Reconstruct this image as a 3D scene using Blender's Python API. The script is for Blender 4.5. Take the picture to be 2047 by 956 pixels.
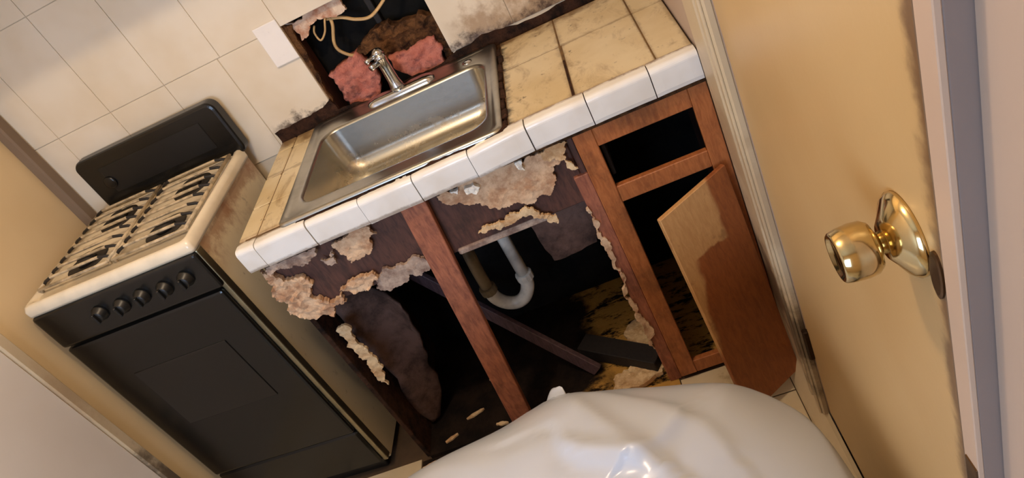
import bpy, bmesh, math, random
from mathutils import Vector, Matrix, noise as mnoise
from mathutils.geometry import delaunay_2d_cdt

# ------------------------------------------------------------------ set-up
for o in list(bpy.data.objects): bpy.data.objects.remove(o)
scene = bpy.context.scene
COL = scene.collection
random.seed(7)
S = 0.9            # working units -> metres
FL = -1.03         # floor height in working units (0 = front edge of the worktop)
OFF = Vector((0, 0, -FL))
WX = 0.118         # right wall
LX = -1.87         # left wall
BY = 0.60          # face of the tiled back wall
CEIL = 1.66

# camera
cam_d = bpy.data.cameras.new('camera'); cam = bpy.data.objects.new('camera', cam_d); COL.objects.link(cam)
Rr = Vector((0.90852364, -0.04969547, -0.41486763)); Rd = Vector((-0.36206628, -0.58921205, -0.72231377)); Rf = Vector((-0.20854928, 0.80644871, -0.55330613))
M3 = Matrix((Rr, -Rd, -Rf)).transposed()
cam.matrix_world = Matrix.Translation((Vector((-0.0781, -1.4896, 0.7451)) + OFF) * S) @ M3.to_4x4()
cam_d.sensor_fit = 'HORIZONTAL'; cam_d.sensor_width = 36.0; cam_d.lens = 1429.5 / 2047 * 36
cam_d.clip_start = 0.01
scene.camera = cam

# world: weak indoor ambient
w = bpy.data.worlds.new('world'); scene.world = w; w.use_nodes = True
w.node_tree.nodes['Background'].inputs[0].default_value = (0.62, 0.74, 1.0, 1)
w.node_tree.nodes['Background'].inputs[1].default_value = 0.04

def light(name, kind, loc, energy, color, size=0.1, rot=None, sy=None):
    d = bpy.data.lights.new(name, kind); d.energy = energy; d.color = color
    if kind == 'AREA':
        d.size = size
        if sy: d.shape = 'RECTANGLE'; d.size_y = sy
    else: d.shadow_soft_size = size
    o = bpy.data.objects.new(name, d); COL.objects.link(o)
    o.location = (Vector(loc) + OFF) * S
    if rot: o.rotation_euler = rot
    return o
LAMP = (-0.72, -0.62, 1.50)
light('ceiling_lamp_light', 'POINT', LAMP, 28, (1.0, 0.77, 0.53), 0.04)
# daylight entering through the window in the wall behind the camera
light('window_daylight', 'AREA', (-1.05, -2.62, 0.46), 28, (0.50, 0.70, 1.0), 0.80, (math.radians(90), 0, 0), 0.85)

vs = scene.view_settings
vs.view_transform = 'Standard'; vs.look = 'None'; vs.exposure = -0.05; vs.gamma = 1.0; vs.use_curve_mapping = False

# ------------------------------------------------------------------ materials
def srgb(r, g, b):
    f = lambda c: (c / 255 / 12.92) if c / 255 <= 0.04045 else ((c / 255 + 0.055) / 1.055) ** 2.4
    return (f(r), f(g), f(b), 1)

class NT:
    def __init__(s, name):
        s.m = bpy.data.materials.new(name); s.m.use_nodes = True
        s.t = s.m.node_tree; s.n = s.t.nodes; s.l = s.t.links
        s.b = s.n['Principled BSDF']; s._p = None
    def put(s, sock, v):
        if isinstance(v, bpy.types.NodeSocket): s.l.new(v, sock)
        else: sock.default_value = v
    def pos(s):       # position in working units (fixed to the place)
        if s._p is None:
            g = s.n.new('ShaderNodeNewGeometry'); m = s.n.new('ShaderNodeVectorMath'); m.operation = 'SCALE'
            s.l.new(g.outputs['Position'], m.inputs[0]); m.inputs['Scale'].default_value = 1 / S
            a = s.n.new('ShaderNodeVectorMath'); a.operation = 'SUBTRACT'; s.l.new(m.outputs[0], a.inputs[0]); a.inputs[1].default_value = OFF
            s._p = a.outputs[0]
            x = s.n.new('ShaderNodeSeparateXYZ'); s.l.new(s._p, x.inputs[0]); s._x = x.outputs
        return s._p
    def ax(s, i): s.pos(); return s._x[i]
    def stretch(s, sc):
        m = s.n.new('ShaderNodeVectorMath'); m.operation = 'MULTIPLY'; s.l.new(s.pos(), m.inputs[0]); m.inputs[1].default_value = sc
        return m.outputs[0]
    def noise(s, scale, detail=4, rough=0.55, vec=None, dist=0.0):
        n = s.n.new('ShaderNodeTexNoise'); s.l.new(vec or s.pos(), n.inputs['Vector'])
        n.inputs['Scale'].default_value = scale; n.inputs['Detail'].default_value = detail
        n.inputs['Roughness'].default_value = rough; n.inputs['Distortion'].default_value = dist
        return n.outputs['Fac']
    def op(s, o, a, b=0.0, clamp=False):
        m = s.n.new('ShaderNodeMath'); m.operation = o; m.use_clamp = clamp
        s.put(m.inputs[0], a); s.put(m.inputs[1], b); return m.outputs[0]
    def step(s, v, lo, hi):
        m = s.n.new('ShaderNodeMapRange'); m.interpolation_type = 'SMOOTHSTEP'
        s.put(m.inputs[0], v); m.inputs[1].default_value = lo; m.inputs[2].default_value = hi
        return m.outputs[0]
    def mix(s, f, a, b):
        m = s.n.new('ShaderNodeMix'); m.data_type = 'RGBA'
        s.put(m.inputs[0], f); s.put(m.inputs[6], a); s.put(m.inputs[7], b); return m.outputs[2]
    def near(s, i, v, w, k=1.0, scale=22, seed=None):   # ragged dirt band about axis i = v, half width w
        d = s.op('ABSOLUTE', s.op('SUBTRACT', s.ax(i), v))
        d = s.op('DIVIDE', d, w)
        nn = s.op('MULTIPLY', s.op('SUBTRACT', s.noise(scale, 6, 0.65), 0.5), 2.6 * k)
        return s.step(s.op('SUBTRACT', s.op('ADD', 1.0, nn), d), 0.0, 0.9)
    def bump(s, h, strength=0.3, dist=0.01):
        b = s.n.new('ShaderNodeBump'); b.inputs['Strength'].default_value = strength; b.inputs['Distance'].default_value = dist
        s.l.new(h, b.inputs['Height']); s.l.new(b.outputs[0], s.b.inputs['Normal'])
    def fin(s, col, rough=0.6, metal=0.0, spec=0.5, coat=0.0):
        s.put(s.b.inputs['Base Color'], col); s.put(s.b.inputs['Roughness'], rough); s.put(s.b.inputs['Metallic'], metal)
        s.b.inputs['Specular IOR Level'].default_value = spec; s.b.inputs['Coat Weight'].default_value = coat
        return s.m

def plain(name, c, rough=0.6, metal=0.0, var=0.12, scale=18, spec=0.5, bump=0.0, coat=0.0, bscale=None):
    t = NT(name); c = srgb(*c); d = tuple(v * (1 - var * 2.2) for v in c[:3]) + (1,)
    f = t.step(t.noise(scale, 5), 0.35, 0.72)
    if bump: t.bump(t.noise(bscale or scale * 3, 6, 0.7), bump, 0.01)
    return t.fin(t.mix(f, c, d), rough, metal, spec, coat)

BROWN = srgb(58, 34, 20); DKBROWN = srgb(34, 22, 15); TAN = srgb(150, 112, 66)
def m_walltile():
    t = NT('wall_tile_glaze'); base = t.mix(t.step(t.noise(5, 3), .3, .75), srgb(232, 220, 200), srgb(222, 206, 180))
    low = t.near(2, 0.02, 0.050, 1.15, 26)
    right = t.op('MULTIPLY', t.near(2, 0.03, 0.13, 1.2, 12), t.step(t.ax(0), -0.50, -0.40))
    smear = t.op('MULTIPLY', low, t.step(t.ax(0), -1.16, -1.06))
    c = t.mix(t.op('MULTIPLY', right, 0.7), base, TAN)
    c = t.mix(t.op('MULTIPLY', t.op('MAXIMUM', smear, t.op('MULTIPLY', low, t.step(t.ax(0), -0.5, -0.45))), .93), c, BROWN)
    return t.fin(c, 0.32, 0, 0.45)
def m_wood(name, a, b, rough=0.5, grain=(6, 6, 1.2), gs=16, bump=0.15, dirt=0.0):
    t = NT(name); f = t.step(t.noise(gs, 6, 0.65, t.stretch(grain), 0.6), .3, .72)
    c = t.mix(f, srgb(*a), srgb(*b))
    if dirt: c = t.mix(t.op('MULTIPLY', t.step(t.noise(9, 6, .7), .48, .7), dirt), c, DKBROWN)
    t.bump(f, bump, 0.006)
    return t.fin(c, rough)
def m_countertile():
    t = NT('worktop_tile_glaze'); base = t.mix(t.step(t.noise(4, 4), .35, .7), srgb(222, 206, 172), srgb(204, 182, 138))
    sp = t.op('MULTIPLY', t.step(t.noise(9, 7, .72, t.stretch((1.6, .8, 1)), .5), .50, .72), .6)
    c = t.mix(sp, base, srgb(128, 92, 48))
    c = t.mix(t.op('MULTIPLY', t.step(t.noise(28, 5, .65), .62, .72), .75), c, srgb(70, 44, 22))
    c = t.mix(t.op('MULTIPLY', t.near(1, 0.046, 0.018, .9, 18), .55), c, srgb(140, 100, 54))
    c = t.mix(t.op('MULTIPLY', t.near(1, 0.60, 0.09, 1.2, 14), .8), c, srgb(112, 78, 40))
    for i_, v_, w_ in ((0, -.176, .016), (0, .029, .010), (1, .3677, .012), (0, .112, .012)):
        c = t.mix(t.op('MULTIPLY', t.near(i_, v_, w_, 1.1, 20), .42), c, srgb(104, 70, 36))
    sinkr = t.op('MULTIPLY', t.near(0, -0.352, 0.028, 1.0, 30), t.step(t.ax(1), 0.03, 0.06))
    c = t.mix(t.op('MULTIPLY', sinkr, .95), c, DKBROWN)
    return t.fin(c, 0.38, 0, 0.4)
def m_cap():
    t = NT('edge_tile_glaze'); c = t.mix(t.step(t.noise(7, 3), .35, .75), srgb(238, 236, 232), srgb(226, 220, 210))
    low = t.op('MULTIPLY', t.near(2, -0.072, 0.009, .8, 40), .6)
    back = t.op('MULTIPLY', t.near(1, 0.048, 0.018, 1.0, 26), .8)
    c = t.mix(low, c, srgb(140, 112, 80)); c = t.mix(back, c, srgb(120, 86, 48))
    return t.fin(c, 0.2, 0, 0.5)
def m_stoveside():
    t = NT('stove_side_enamel'); base = t.mix(t.noise(4), srgb(246, 232, 200), srgb(230, 210, 170))
    v = t.stretch((1, 1.0, .6))
    r = t.op('MULTIPLY', t.step(t.noise(7, 7, .7, v), .50, .66), t.step(t.ax(2), -0.12, -0.02))
    c = t.mix(t.op('MULTIPLY', r, .55), base, srgb(150, 92, 44))
    c = t.mix(t.op('MULTIPLY', t.step(t.noise(40, 5, .6, v), .62, .74), .4), c, srgb(96, 62, 34))
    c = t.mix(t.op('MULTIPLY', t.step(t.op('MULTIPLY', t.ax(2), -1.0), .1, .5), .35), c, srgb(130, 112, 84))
    c = t.mix(t.op('MULTIPLY', t.near(2, 0.005, 0.045, 1.2, 16), .6), c, srgb(140, 74, 32))
    return t.fin(c, 0.42)
def m_paint(name, a, b, rough=0.45, grime=None):
    t = NT(name); c = t.mix(t.step(t.noise(2.2, 3), .3, .75), srgb(*a), srgb(*b))
    if grime:
        for i, v, wd, col, k in grime: c = t.mix(t.op('MULTIPLY', t.near(i, v, wd, .9, 13), k), c, srgb(*col))
    t.bump(t.noise(60, 3), 0.06, 0.004)
    return t.fin(c, rough)
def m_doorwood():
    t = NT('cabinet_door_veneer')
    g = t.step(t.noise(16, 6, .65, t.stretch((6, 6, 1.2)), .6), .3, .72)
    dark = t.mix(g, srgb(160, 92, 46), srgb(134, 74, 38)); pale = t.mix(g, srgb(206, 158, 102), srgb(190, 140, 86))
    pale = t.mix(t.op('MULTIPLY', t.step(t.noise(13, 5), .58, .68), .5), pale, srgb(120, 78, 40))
    # pale patch along the free edge and over the upper part
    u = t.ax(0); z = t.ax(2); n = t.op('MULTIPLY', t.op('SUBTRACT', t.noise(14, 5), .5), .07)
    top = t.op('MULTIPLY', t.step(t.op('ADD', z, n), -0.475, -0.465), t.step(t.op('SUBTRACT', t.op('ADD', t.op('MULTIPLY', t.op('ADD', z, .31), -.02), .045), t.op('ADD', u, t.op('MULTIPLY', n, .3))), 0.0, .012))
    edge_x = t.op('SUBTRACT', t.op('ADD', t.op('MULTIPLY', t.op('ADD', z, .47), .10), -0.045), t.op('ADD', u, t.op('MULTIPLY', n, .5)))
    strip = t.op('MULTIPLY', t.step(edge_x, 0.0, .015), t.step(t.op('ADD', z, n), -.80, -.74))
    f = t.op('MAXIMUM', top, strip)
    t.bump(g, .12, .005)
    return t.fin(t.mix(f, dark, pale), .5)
def m_metal(name, c, rough, var=.25, scale=9, grain=None):
    t = NT(name); n = t.noise(scale, 6, .6, t.stretch(grain) if grain else None)
    c1 = srgb(*c); c2 = tuple(v * (1 - var) for v in c1[:3]) + (1,)
    r = t.op('ADD', t.op('MULTIPLY', n, .12), rough - .06)
    return t.fin(t.mix(t.step(n, .35, .7), c1, c2), r, 1.0)
def m_bowl():
    t = NT('sink_bowl_steel'); n = t.noise(90, 3, .5, t.stretch((1, 12, 12)))
    base = t.mix(n, srgb(205, 202, 192), srgb(184, 180, 168))
    film = t.op('MULTIPLY', t.step(t.noise(16, 6, .7), .5, .68), t.step(t.op('MULTIPLY', t.ax(2), -1), .075, .125))
    c = t.mix(t.op('MULTIPLY', film, .55), base, srgb(150, 122, 74))
    t.bump(t.noise(45, 4), .05, .003)
    return t.fin(c, t.op('ADD', .26, t.op('MULTIPLY', film, .3)), 1.0)
def m_insul():
    t = NT('pink_fibreglass'); f = t.noise(24, 7, .75)
    c = t.mix(t.step(f, .3, .7), srgb(230, 152, 134), srgb(206, 120, 102)); c = t.mix(t.op('MULTIPLY', t.step(t.noise(7, 5), .55, .72), .75), c, srgb(92, 44, 30))
    t.bump(f, .8, .02); return t.fin(c, .95, 0, .1)
def m_bag():
    t = NT('white_bag_plastic'); c = t.mix(t.noise(3), srgb(194, 201, 214), srgb(184, 190, 202))
    t.bump(t.noise(7, 2), .05, .01)
    t.b.inputs['Subsurface Weight'].default_value = 0.12; t.b.inputs['Subsurface Radius'].default_value = (.03, .03, .03)
    return t.fin(c, .24, 0, .5)
def m_rust(name, a, b, scale=20, rough=.9, bump=.6):
    t = NT(name); f = t.noise(scale, 7, .72); c = t.mix(t.step(f, .36, .66), srgb(*a), srgb(*b)); t.bump(f, bump, .015); return t.fin(c, rough, 0, .2)
def m_subfloor():
    t = NT('rotten_subfloor'); f = t.noise(9, 7, .7); c = t.mix(t.step(f, .35, .65), srgb(40, 29, 22), srgb(20, 15, 13))
    pale = t.op('MULTIPLY', t.step(t.op('ADD', t.ax(0), t.op('MULTIPLY', t.op('SUBTRACT', t.noise(8, 5), .5), .35)), -.50, -.40), t.step(t.noise(13, 6, .7, t.stretch((1, 3, 1))), .40, .52))
    c = t.mix(pale, c, srgb(188, 142, 70)); t.bump(f, .5, .02); return t.fin(c, .9, 0, .15)
def m_floor():
    t = NT('cream_vinyl'); c = t.mix(t.step(t.noise(4, 4), .35, .7), srgb(214, 198, 168), srgb(198, 178, 142))
    c = t.mix(t.op('MULTIPLY', t.step(t.noise(8, 6, .7), .58, .74), .5), c, srgb(120, 92, 60)); return t.fin(c, .45)

MAT = dict(
 cornershade=m_paint('brown_grey_corner_shade', (128, 108, 88), (112, 92, 74), .6),  # shade of the wall corner as a colour
 walltile=m_walltile(), grout=plain('wall_grout', (214, 199, 174), .9, var=.05), ctile=m_countertile(), cap=m_cap(),
 mortar=m_rust('brown_mortar_bed', (92, 62, 34), (40, 26, 17), 26), bed=plain('yellow_grout', (122, 92, 54), .9, var=.25),
 wall=m_paint('cream_wall_paint', (230, 206, 164), (220, 194, 150), .5),
 wallpale=m_paint('pale_wall_paint', (226, 218, 210), (218, 208, 198), .5),
 ceil=m_paint('white_ceiling_paint', (226, 220, 208), (218, 210, 196), .7),
 door=m_paint('cream_door_paint', (198, 166, 116), (188, 154, 104), .38, [(1, -1.034, .024, (96, 66, 44), .85), (2, FL, .08, (150, 118, 80), .4)]),
 trim=m_paint('cream_trim_paint', (206, 188, 158), (194, 174, 142), .4, [(2, -.66, .24, (66, 50, 38), .85), (2, -.2, .2, (160, 130, 96), .5)]),
 jamb=m_paint('pale_jamb_paint', (194, 168, 146), (184, 158, 136), .46),
 jambshade=m_paint('jamb_painted_shade', (140, 124, 116), (130, 114, 106), .6),  # darker copy of the jamb paint, shade put into the colour
 wallright=m_paint('greyed_pink_wall_paint', (184, 163, 146), (174, 153, 136), .55),
 wood=m_wood('orange_brown_wood', (184, 112, 62), (152, 86, 45), .45, dirt=.4),
 woodred=m_wood('red_brown_wood', (178, 110, 80), (132, 78, 60), .55, dirt=.4),
 wooddark=m_wood('dark_stained_wood', (98, 62, 50), (66, 42, 35), .6, dirt=.5),
 woodpurple=m_wood('dull_purple_board', (96, 72, 76), (66, 50, 54), .6),
 woodblack=m_wood('blackened_wood', (34, 27, 26), (20, 17, 18), .7),
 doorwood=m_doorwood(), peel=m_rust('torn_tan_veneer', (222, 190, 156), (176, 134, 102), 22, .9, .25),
 peelgrey=m_rust('grey_torn_veneer', (190, 168, 150), (128, 104, 92), 20, .9, .25),
 peelpale=m_rust('pale_torn_veneer', (230, 202, 160), (190, 148, 104), 20, .9, .25),
 foam=plain('white_foam', (240, 236, 226), .8), rot=m_rust('rotten_brown_fibre', (120, 82, 50), (52, 32, 20), 26, .95, .9),
 rotdark=m_rust('rotten_dark_fibre', (72, 46, 32), (30, 20, 15), 22, .95, .9),
 mould=m_rust('black_mould', (30, 27, 25), (14, 14, 14), 8, .9, .3),
 sheet=m_rust('water_stained_board', (112, 86, 76), (62, 46, 40), 7, .85, .3),
 paper=m_rust('torn_plaster_paper', (226, 204, 182), (180, 124, 96), 16, .9, .5),
 insul=m_insul(), sheath=m_rust('black_sheathing', (26, 25, 24), (12, 12, 12), 6, .95, .2),
 steel=m_metal('satin_steel', (190, 188, 180), .3, .2, 14), bowl=m_bowl(), chrome=m_metal('chrome', (210, 212, 216), .12, .1),
 brass=m_metal('polished_brass', (214, 190, 138), .13, .2, 12), bronze=m_metal('dull_bronze', (110, 84, 58), .45, .3, 20),
 enamel=plain('cream_enamel', (240, 226, 200), .2, var=.05, coat=.3), side=m_stoveside(),
 black=plain('black_enamel', (20, 19, 17), .25, var=.1, spec=.5), glass=plain('black_oven_glass', (15, 14, 13), .12, var=0, spec=.6),
 blackplastic=plain('black_plastic', (19, 19, 18), .38), iron=plain('burnt_iron', (44, 38, 33), .6, var=.2, bump=.3, bscale=80),
 rod=plain('greasy_grate_steel', (206, 184, 148), .4, metal=.0, var=.25, scale=40), rodend=plain('dark_grate_end', (36, 30, 26), .6),
 edge=m_metal('grey_edge_trim', (176, 168, 140), .4, .3, 12),
 bag=m_bag(), cable=plain('cream_cable_sheath', (206, 170, 116), .5, var=.2), pvc=plain('grey_drain_pipe', (222, 220, 212), .3, var=.25, scale=12),
 pvcdirty=plain('stained_drain_pipe', (122, 108, 84), .5, var=.3, scale=14), plate=plain('white_cover_plate', (244, 238, 232), .35, var=.02),
 subfloor=m_subfloor(), floor=m_floor(), floorbed=plain('dark_floor_joint', (84, 64, 44), .9), blue=plain('dull_blue_grey', (86, 100, 124), .6),
 winframe=plain('white_window_frame', (232, 230, 226), .4), hinge=m_metal('dark_hinge_steel', (74, 60, 50), .5, .3, 20))
gt = NT('window_glass'); gt.b.inputs['Transmission Weight'].default_value = 1.0; MAT['pane'] = gt.fin((.95, .97, 1, 1), .02)

# ------------------------------------------------------------------ mesh helpers
def link(name, me, mat, parent=None, loc=(0, 0, 0), smooth=False):
    o = bpy.data.objects.new(name, me); COL.objects.link(o)
    if mat and not me.materials: me.materials.append(MAT[mat])
    o.location = loc
    if parent: o.parent = parent
    if smooth:
        for p in me.polygons: p.use_smooth = True
    return o
def from_bm(name, bm, mat, parent=None, loc=(0, 0, 0), smooth=False, world=True):
    """mesh given in working coordinates; stored relative to its parent's origin"""
    me = bpy.data.meshes.new(name); bmesh.ops.recalc_face_normals(bm, faces=bm.faces[:]); bm.to_mesh(me); bm.free()
    o = link(name, me, mat, parent, loc, smooth)
    if parent is not None and world:
        p = parent; t = Vector((0, 0, 0))
        while p is not None: t += p.location; p = p.parent
        o.location = -t
    return o
def bm_box(x0, x1, y0, y1, z0, z1, bev=0.0, seg=1, bm=None):
    b = bm or bmesh.new()
    r = bmesh.ops.create_cube(b, size=1)
    for v in r['verts']: v.co = Vector((x0 + (v.co.x + .5) * (x1 - x0), y0 + (v.co.y + .5) * (y1 - y0), z0 + (v.co.z + .5) * (z1 - z0)))
    if bev:
        es = list({e for v in r['verts'] for e in v.link_edges}); bmesh.ops.bevel(b, geom=es, offset=bev, segments=seg, affect='EDGES', profile=.5)
    return b
def box(name, mat, x0, x1, y0, y1, z0, z1, parent=None, bev=0.002, seg=1, world=True):
    return from_bm(name, bm_box(x0, x1, y0, y1, z0, z1, bev, seg), mat, parent, world=world)
def thing(name, label, cat, loc, group=None, rot=None):
    o = bpy.data.objects.new(name, None); COL.objects.link(o); o.location = loc; o.empty_display_size = .05
    if rot: o.rotation_euler = rot
    o['label'] = label; o['category'] = cat
    if group: o['group'] = group
    return o
def tag(o, label, cat, group=None):
    o['label'] = label; o['category'] = cat
    if group: o['group'] = group
    return o
def struct(o): o['kind'] = 'structure'; return o
def catmull(pts, n=6):
    P = [Vector(p) for p in pts]; P = [P[0] * 2 - P[1]] + P + [P[-1] * 2 - P[-2]]; out = []
    for i in range(1, len(P) - 2):
        for k in range(n):
            t = k / n; a, b, c, d = P[i - 1], P[i], P[i + 1], P[i + 2]
            out.append(.5 * (2 * b + (c - a) * t + (2 * a - 5 * b + 4 * c - d) * t * t + (3 * b - a - 3 * c + d) * t ** 3))
    out.append(P[-2]); return out
def bm_tube(path, r, seg=10, bm=None, flat=1.0):
    b = bm or bmesh.new(); path = [Vector(p) for p in path]; n = len(path); rings = []
    up = Vector((0.31, 0.2, 0.93)).normalized(); prev = None
    for i, p in enumerate(path):
        d = (path[min(i + 1, n - 1)] - path[max(i - 1, 0)]).normalized()
        if prev is None:
            a = d.cross(up); a = a.normalized() if a.length > .05 else d.cross(Vector((1, 0, 0))).normalized()
        else: a = (prev - d * prev.dot(d)).normalized()
        prev = a; c = d.cross(a); rr = r[i] if isinstance(r, (list, tuple)) else r
        rings.append([b.verts.new(p + a * math.cos(q) * rr + c * math.sin(q) * rr * flat) for q in [2 * math.pi * k / seg for k in range(seg)]])
    for i in range(n - 1):
        for k in range(seg): b.faces.new((rings[i][k], rings[i][(k + 1) % seg], rings[i + 1][(k + 1) % seg], rings[i + 1][k]))
    b.faces.new(rings[0][::-1]); b.faces.new(rings[-1]); return b
def bm_lathe(profile, origin, axis, seg=28, bm=None):
    """profile: (distance along axis, radius)"""
    b = bm or bmesh.new(); ax = Vector(axis).normalized(); a = ax.orthogonal().normalized(); c = ax.cross(a); O = Vector(origin); rings = []
    for t, r in profile:
        rings.append([b.verts.new(O + ax * t + (a * math.cos(q) + c * math.sin(q)) * max(r, 1e-4)) for q in [2 * math.pi * k / seg for k in range(seg)]])
    for i in range(len(rings) - 1):
        for k in range(seg): b.faces.new((rings[i][k], rings[i][(k + 1) % seg], rings[i + 1][(k + 1) % seg], rings[i + 1][k]))
    b.faces.new(rings[0][::-1]); b.faces.new(rings[-1]); return b
def fract(poly, rough, depth, rnd):
    pts = [Vector(p) for p in poly]
    for _ in range(depth):
        out = []
        for i, a in enumerate(pts):
            b = pts[(i + 1) % len(pts)]; d = b - a; L = d.length; out.append(a)
            if L > .0035: out.append((a + b) / 2 + Vector((-d.y, d.x)) * rnd.uniform(-rough, rough))
        pts = out
    return pts
def bm_patch(poly, y, thick=.006, bumpy=.006, rough=.22, depth=3, grid=.012, curl=0.0, seed=1, fn=None):
    """ragged slab standing in the plane y: outline in (x, z), torn edge, lumpy front, real thickness"""
    rnd = random.Random(seed); out = fract([(p[0], p[1]) for p in poly], rough, depth, rnd); n = len(out)
    xs = [p.x for p in out]; zs = [p.y for p in out]; pts = list(out); edges = [(i, (i + 1) % n) for i in range(n)]
    def inside(q):
        c = False
        for i in range(n):
            a, b = out[i], out[i - 1]
            if (a.y > q.y) != (b.y > q.y) and q.x < (b.x - a.x) * (q.y - a.y) / (b.y - a.y) + a.x: c = not c
        return c
    x = min(xs)
    while x < max(xs):
        z = min(zs)
        while z < max(zs):
            q = Vector((x + rnd.uniform(-.3, .3) * grid, z + rnd.uniform(-.3, .3) * grid))
            if inside(q) and min((q - p).length for p in out) > grid * .45: pts.append(q)
            z += grid
        x += grid
    V, E, F, *_ = delaunay_2d_cdt(pts, edges, [list(range(n))], 2, 1e-5)
    b = bmesh.new(); fr = []; bk = []
    cz = sum(zs) / n; h = max(max(zs) - min(zs), 1e-3)
    for v in V:
        nv = mnoise.fractal(Vector((v.x * 40, v.y * 40, seed * 3.1)), .8, 2, 4) * bumpy
        cv = curl * ((v.y - cz) / h) ** 2 * 4 if curl else 0
        ex = fn(v.x, v.y) if fn else 0
        fr.append(b.verts.new((v.x, y + ex - thick / 2 - abs(nv) - cv, v.y))); bk.append(b.verts.new((v.x, y + ex + thick / 2 - cv, v.y)))
    for f in F:
        try: b.faces.new([fr[i] for i in f]); b.faces.new([bk[i] for i in reversed(f)])
        except ValueError: pass
    cnt = {}
    for f in F:
        for i in range(len(f)):
            k = (f[i], f[(i + 1) % len(f)]); cnt[tuple(sorted(k))] = cnt.get(tuple(sorted(k)), []) + [k]
    for k, l in cnt.items():
        if len(l) == 1:
            a, c = l[0]
            try: b.faces.new((fr[a], bk[a], bk[c], fr[c]))
            except ValueError: pass
    loose = [v for v in b.verts if not v.link_faces]; bmesh.ops.delete(b, geom=loose, context='VERTS')
    return b
def patch(name, mat, poly, y, parent=None, **k): return from_bm(name, bm_patch(poly, y, **k), mat, parent)
def slab(name, mat, corners, n, thick, parent=None, bev=.002):
    """board from a planar quad, thickened along n"""
    b = bmesh.new(); n = Vector(n).normalized() * thick
    a = [b.verts.new(Vector(c)) for c in corners]; d = [b.verts.new(Vector(c) + n) for c in corners]; k = len(a)
    b.faces.new(a); b.faces.new(d[::-1])
    for i in range(k): b.faces.new((a[i], d[i], d[(i + 1) % k], a[(i + 1) % k]))
    if bev: bmesh.ops.bevel(b, geom=b.edges[:], offset=bev, segments=1, affect='EDGES')
    return from_bm(name, b, mat, parent)
def beam(name, mat, A, B, w, h, parent=None, up=(0, 0, 1), bev=.002):
    A = Vector(A); B = Vector(B); d = (B - A).normalized(); s = d.cross(Vector(up)).normalized(); u = s.cross(d)
    b = bmesh.new(); vs_ = []
    for P in (A, B): vs_.append([b.verts.new(P + s * i * w / 2 + u * j * h / 2) for i, j in ((-1, -1), (1, -1), (1, 1), (-1, 1))])
    b.faces.new(vs_[0][::-1]); b.faces.new(vs_[1])
    for i in range(4): b.faces.new((vs_[0][i], vs_[0][(i + 1) % 4], vs_[1][(i + 1) % 4], vs_[1][i]))
    bmesh.ops.bevel(b, geom=b.edges[:], offset=bev, segments=1, affect='EDGES')
    return from_bm(name, b, mat, parent)

# ------------------------------------------------------------------ room shell
fl = struct(box('floor', 'floorbed', LX - .1, WX + .15, -2.8, .72, FL - .06, FL - .004, bev=0))
T = .305
xs = [.078 - T * i for i in range(8)]; ys = [-.137 + T * i for i in range(-9, 1)]
for i in range(7):
    for j in range(len(ys)):
        x1 = xs[i]; x0 = max(xs[i + 1], LX); y0 = ys[j]; y1 = min(y0 + T, .06 if x0 < -1.2 else .03)
        if x1 - x0 < .02 or y1 - y0 < .02: continue
        if i in (1, 2, 3) and j == len(ys) - 1: continue
        box('floor_tile', 'floor', x0 + .002, x1 - .002, y0 + .002, y1 - .002, FL - .004, FL, fl, .001)
box('bare_subfloor', 'subfloor', -1.14, -.229, -.135, .048, FL - .004, FL - .001, fl, 0)
struct(box('ceiling', 'ceil', LX - .1, WX + .15, -2.8, .72, CEIL, CEIL + .06, bev=0))
struct(box('unseen_upper_cabinet', 'wall', LX, WX, .226, BY - .006, .80, CEIL, bev=.003))  # unseen upper cabinet above the frame, shading the top of the wall

# back wall: plasterboard with a broken-out hole, tile board on its face, cavity behind
HX0, HX1, HXM = -.907, -.487, -.697; ZG = .317; ZG2 = .65
bm = bmesh.new()
for a in ((LX - .1, HX0, FL, CEIL), (HX1, WX + .1, FL, CEIL), (HX0, HXM, ZG, CEIL), (HXM, HX1, ZG2, CEIL), (HX0, HX1, FL, -.06)):
    bm_box(a[0], a[1], BY + .0005, BY + .02, a[2], a[3], bm=bm)
wb = struct(from_bm('wall_back', bm, 'grout'))
cols = [LX, -1.741, -1.534, -1.327, -1.12, -.907, -.697, -.490, -.283, -.076, WX]
for r, (z0, z1) in enumerate(((0, ZG), (ZG, ZG2), (ZG2, .80))):
    for i in range(10):
        if (r == 0 and i in (5, 6)) or (r == 1 and i == 6): continue
        zz = z0 if r else (-.03 if i < 4 else (.036 if i == 4 else .032))
        x0, x1 = cols[i], cols[i + 1]; g = .0008
        if r == 0 and i == 3: x1 = -1.132
        if r == 0 and i == 4: x0 = -1.13
        box('wall_tile', 'walltile', x0 + g, x1 - g, BY - .003, BY + .004, zz + (g if r else 0), z1 - g, wb, .0008)
box('sheathing', 'sheath', HX0 - .3, HX1 + .3, .715, .73, -.3, 1.0, wb, 0)
box('stud', 'wooddark', HX0 - .035, HX0 + .003, BY + .022, .712, -.10, .98, wb)
box('stud', 'wooddark', HX1 + .006, HX1 + .044, BY + .022, .712, -.10, .98, wb)
box('stud', 'woodblack', -.672, -.652, .685, .712, -.10, .98, wb)
box('sill_plate', 'rotdark', HX0 - .05, HX1 + .05, BY + .022, .712, -.10, -.03, wb, .004)
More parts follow.
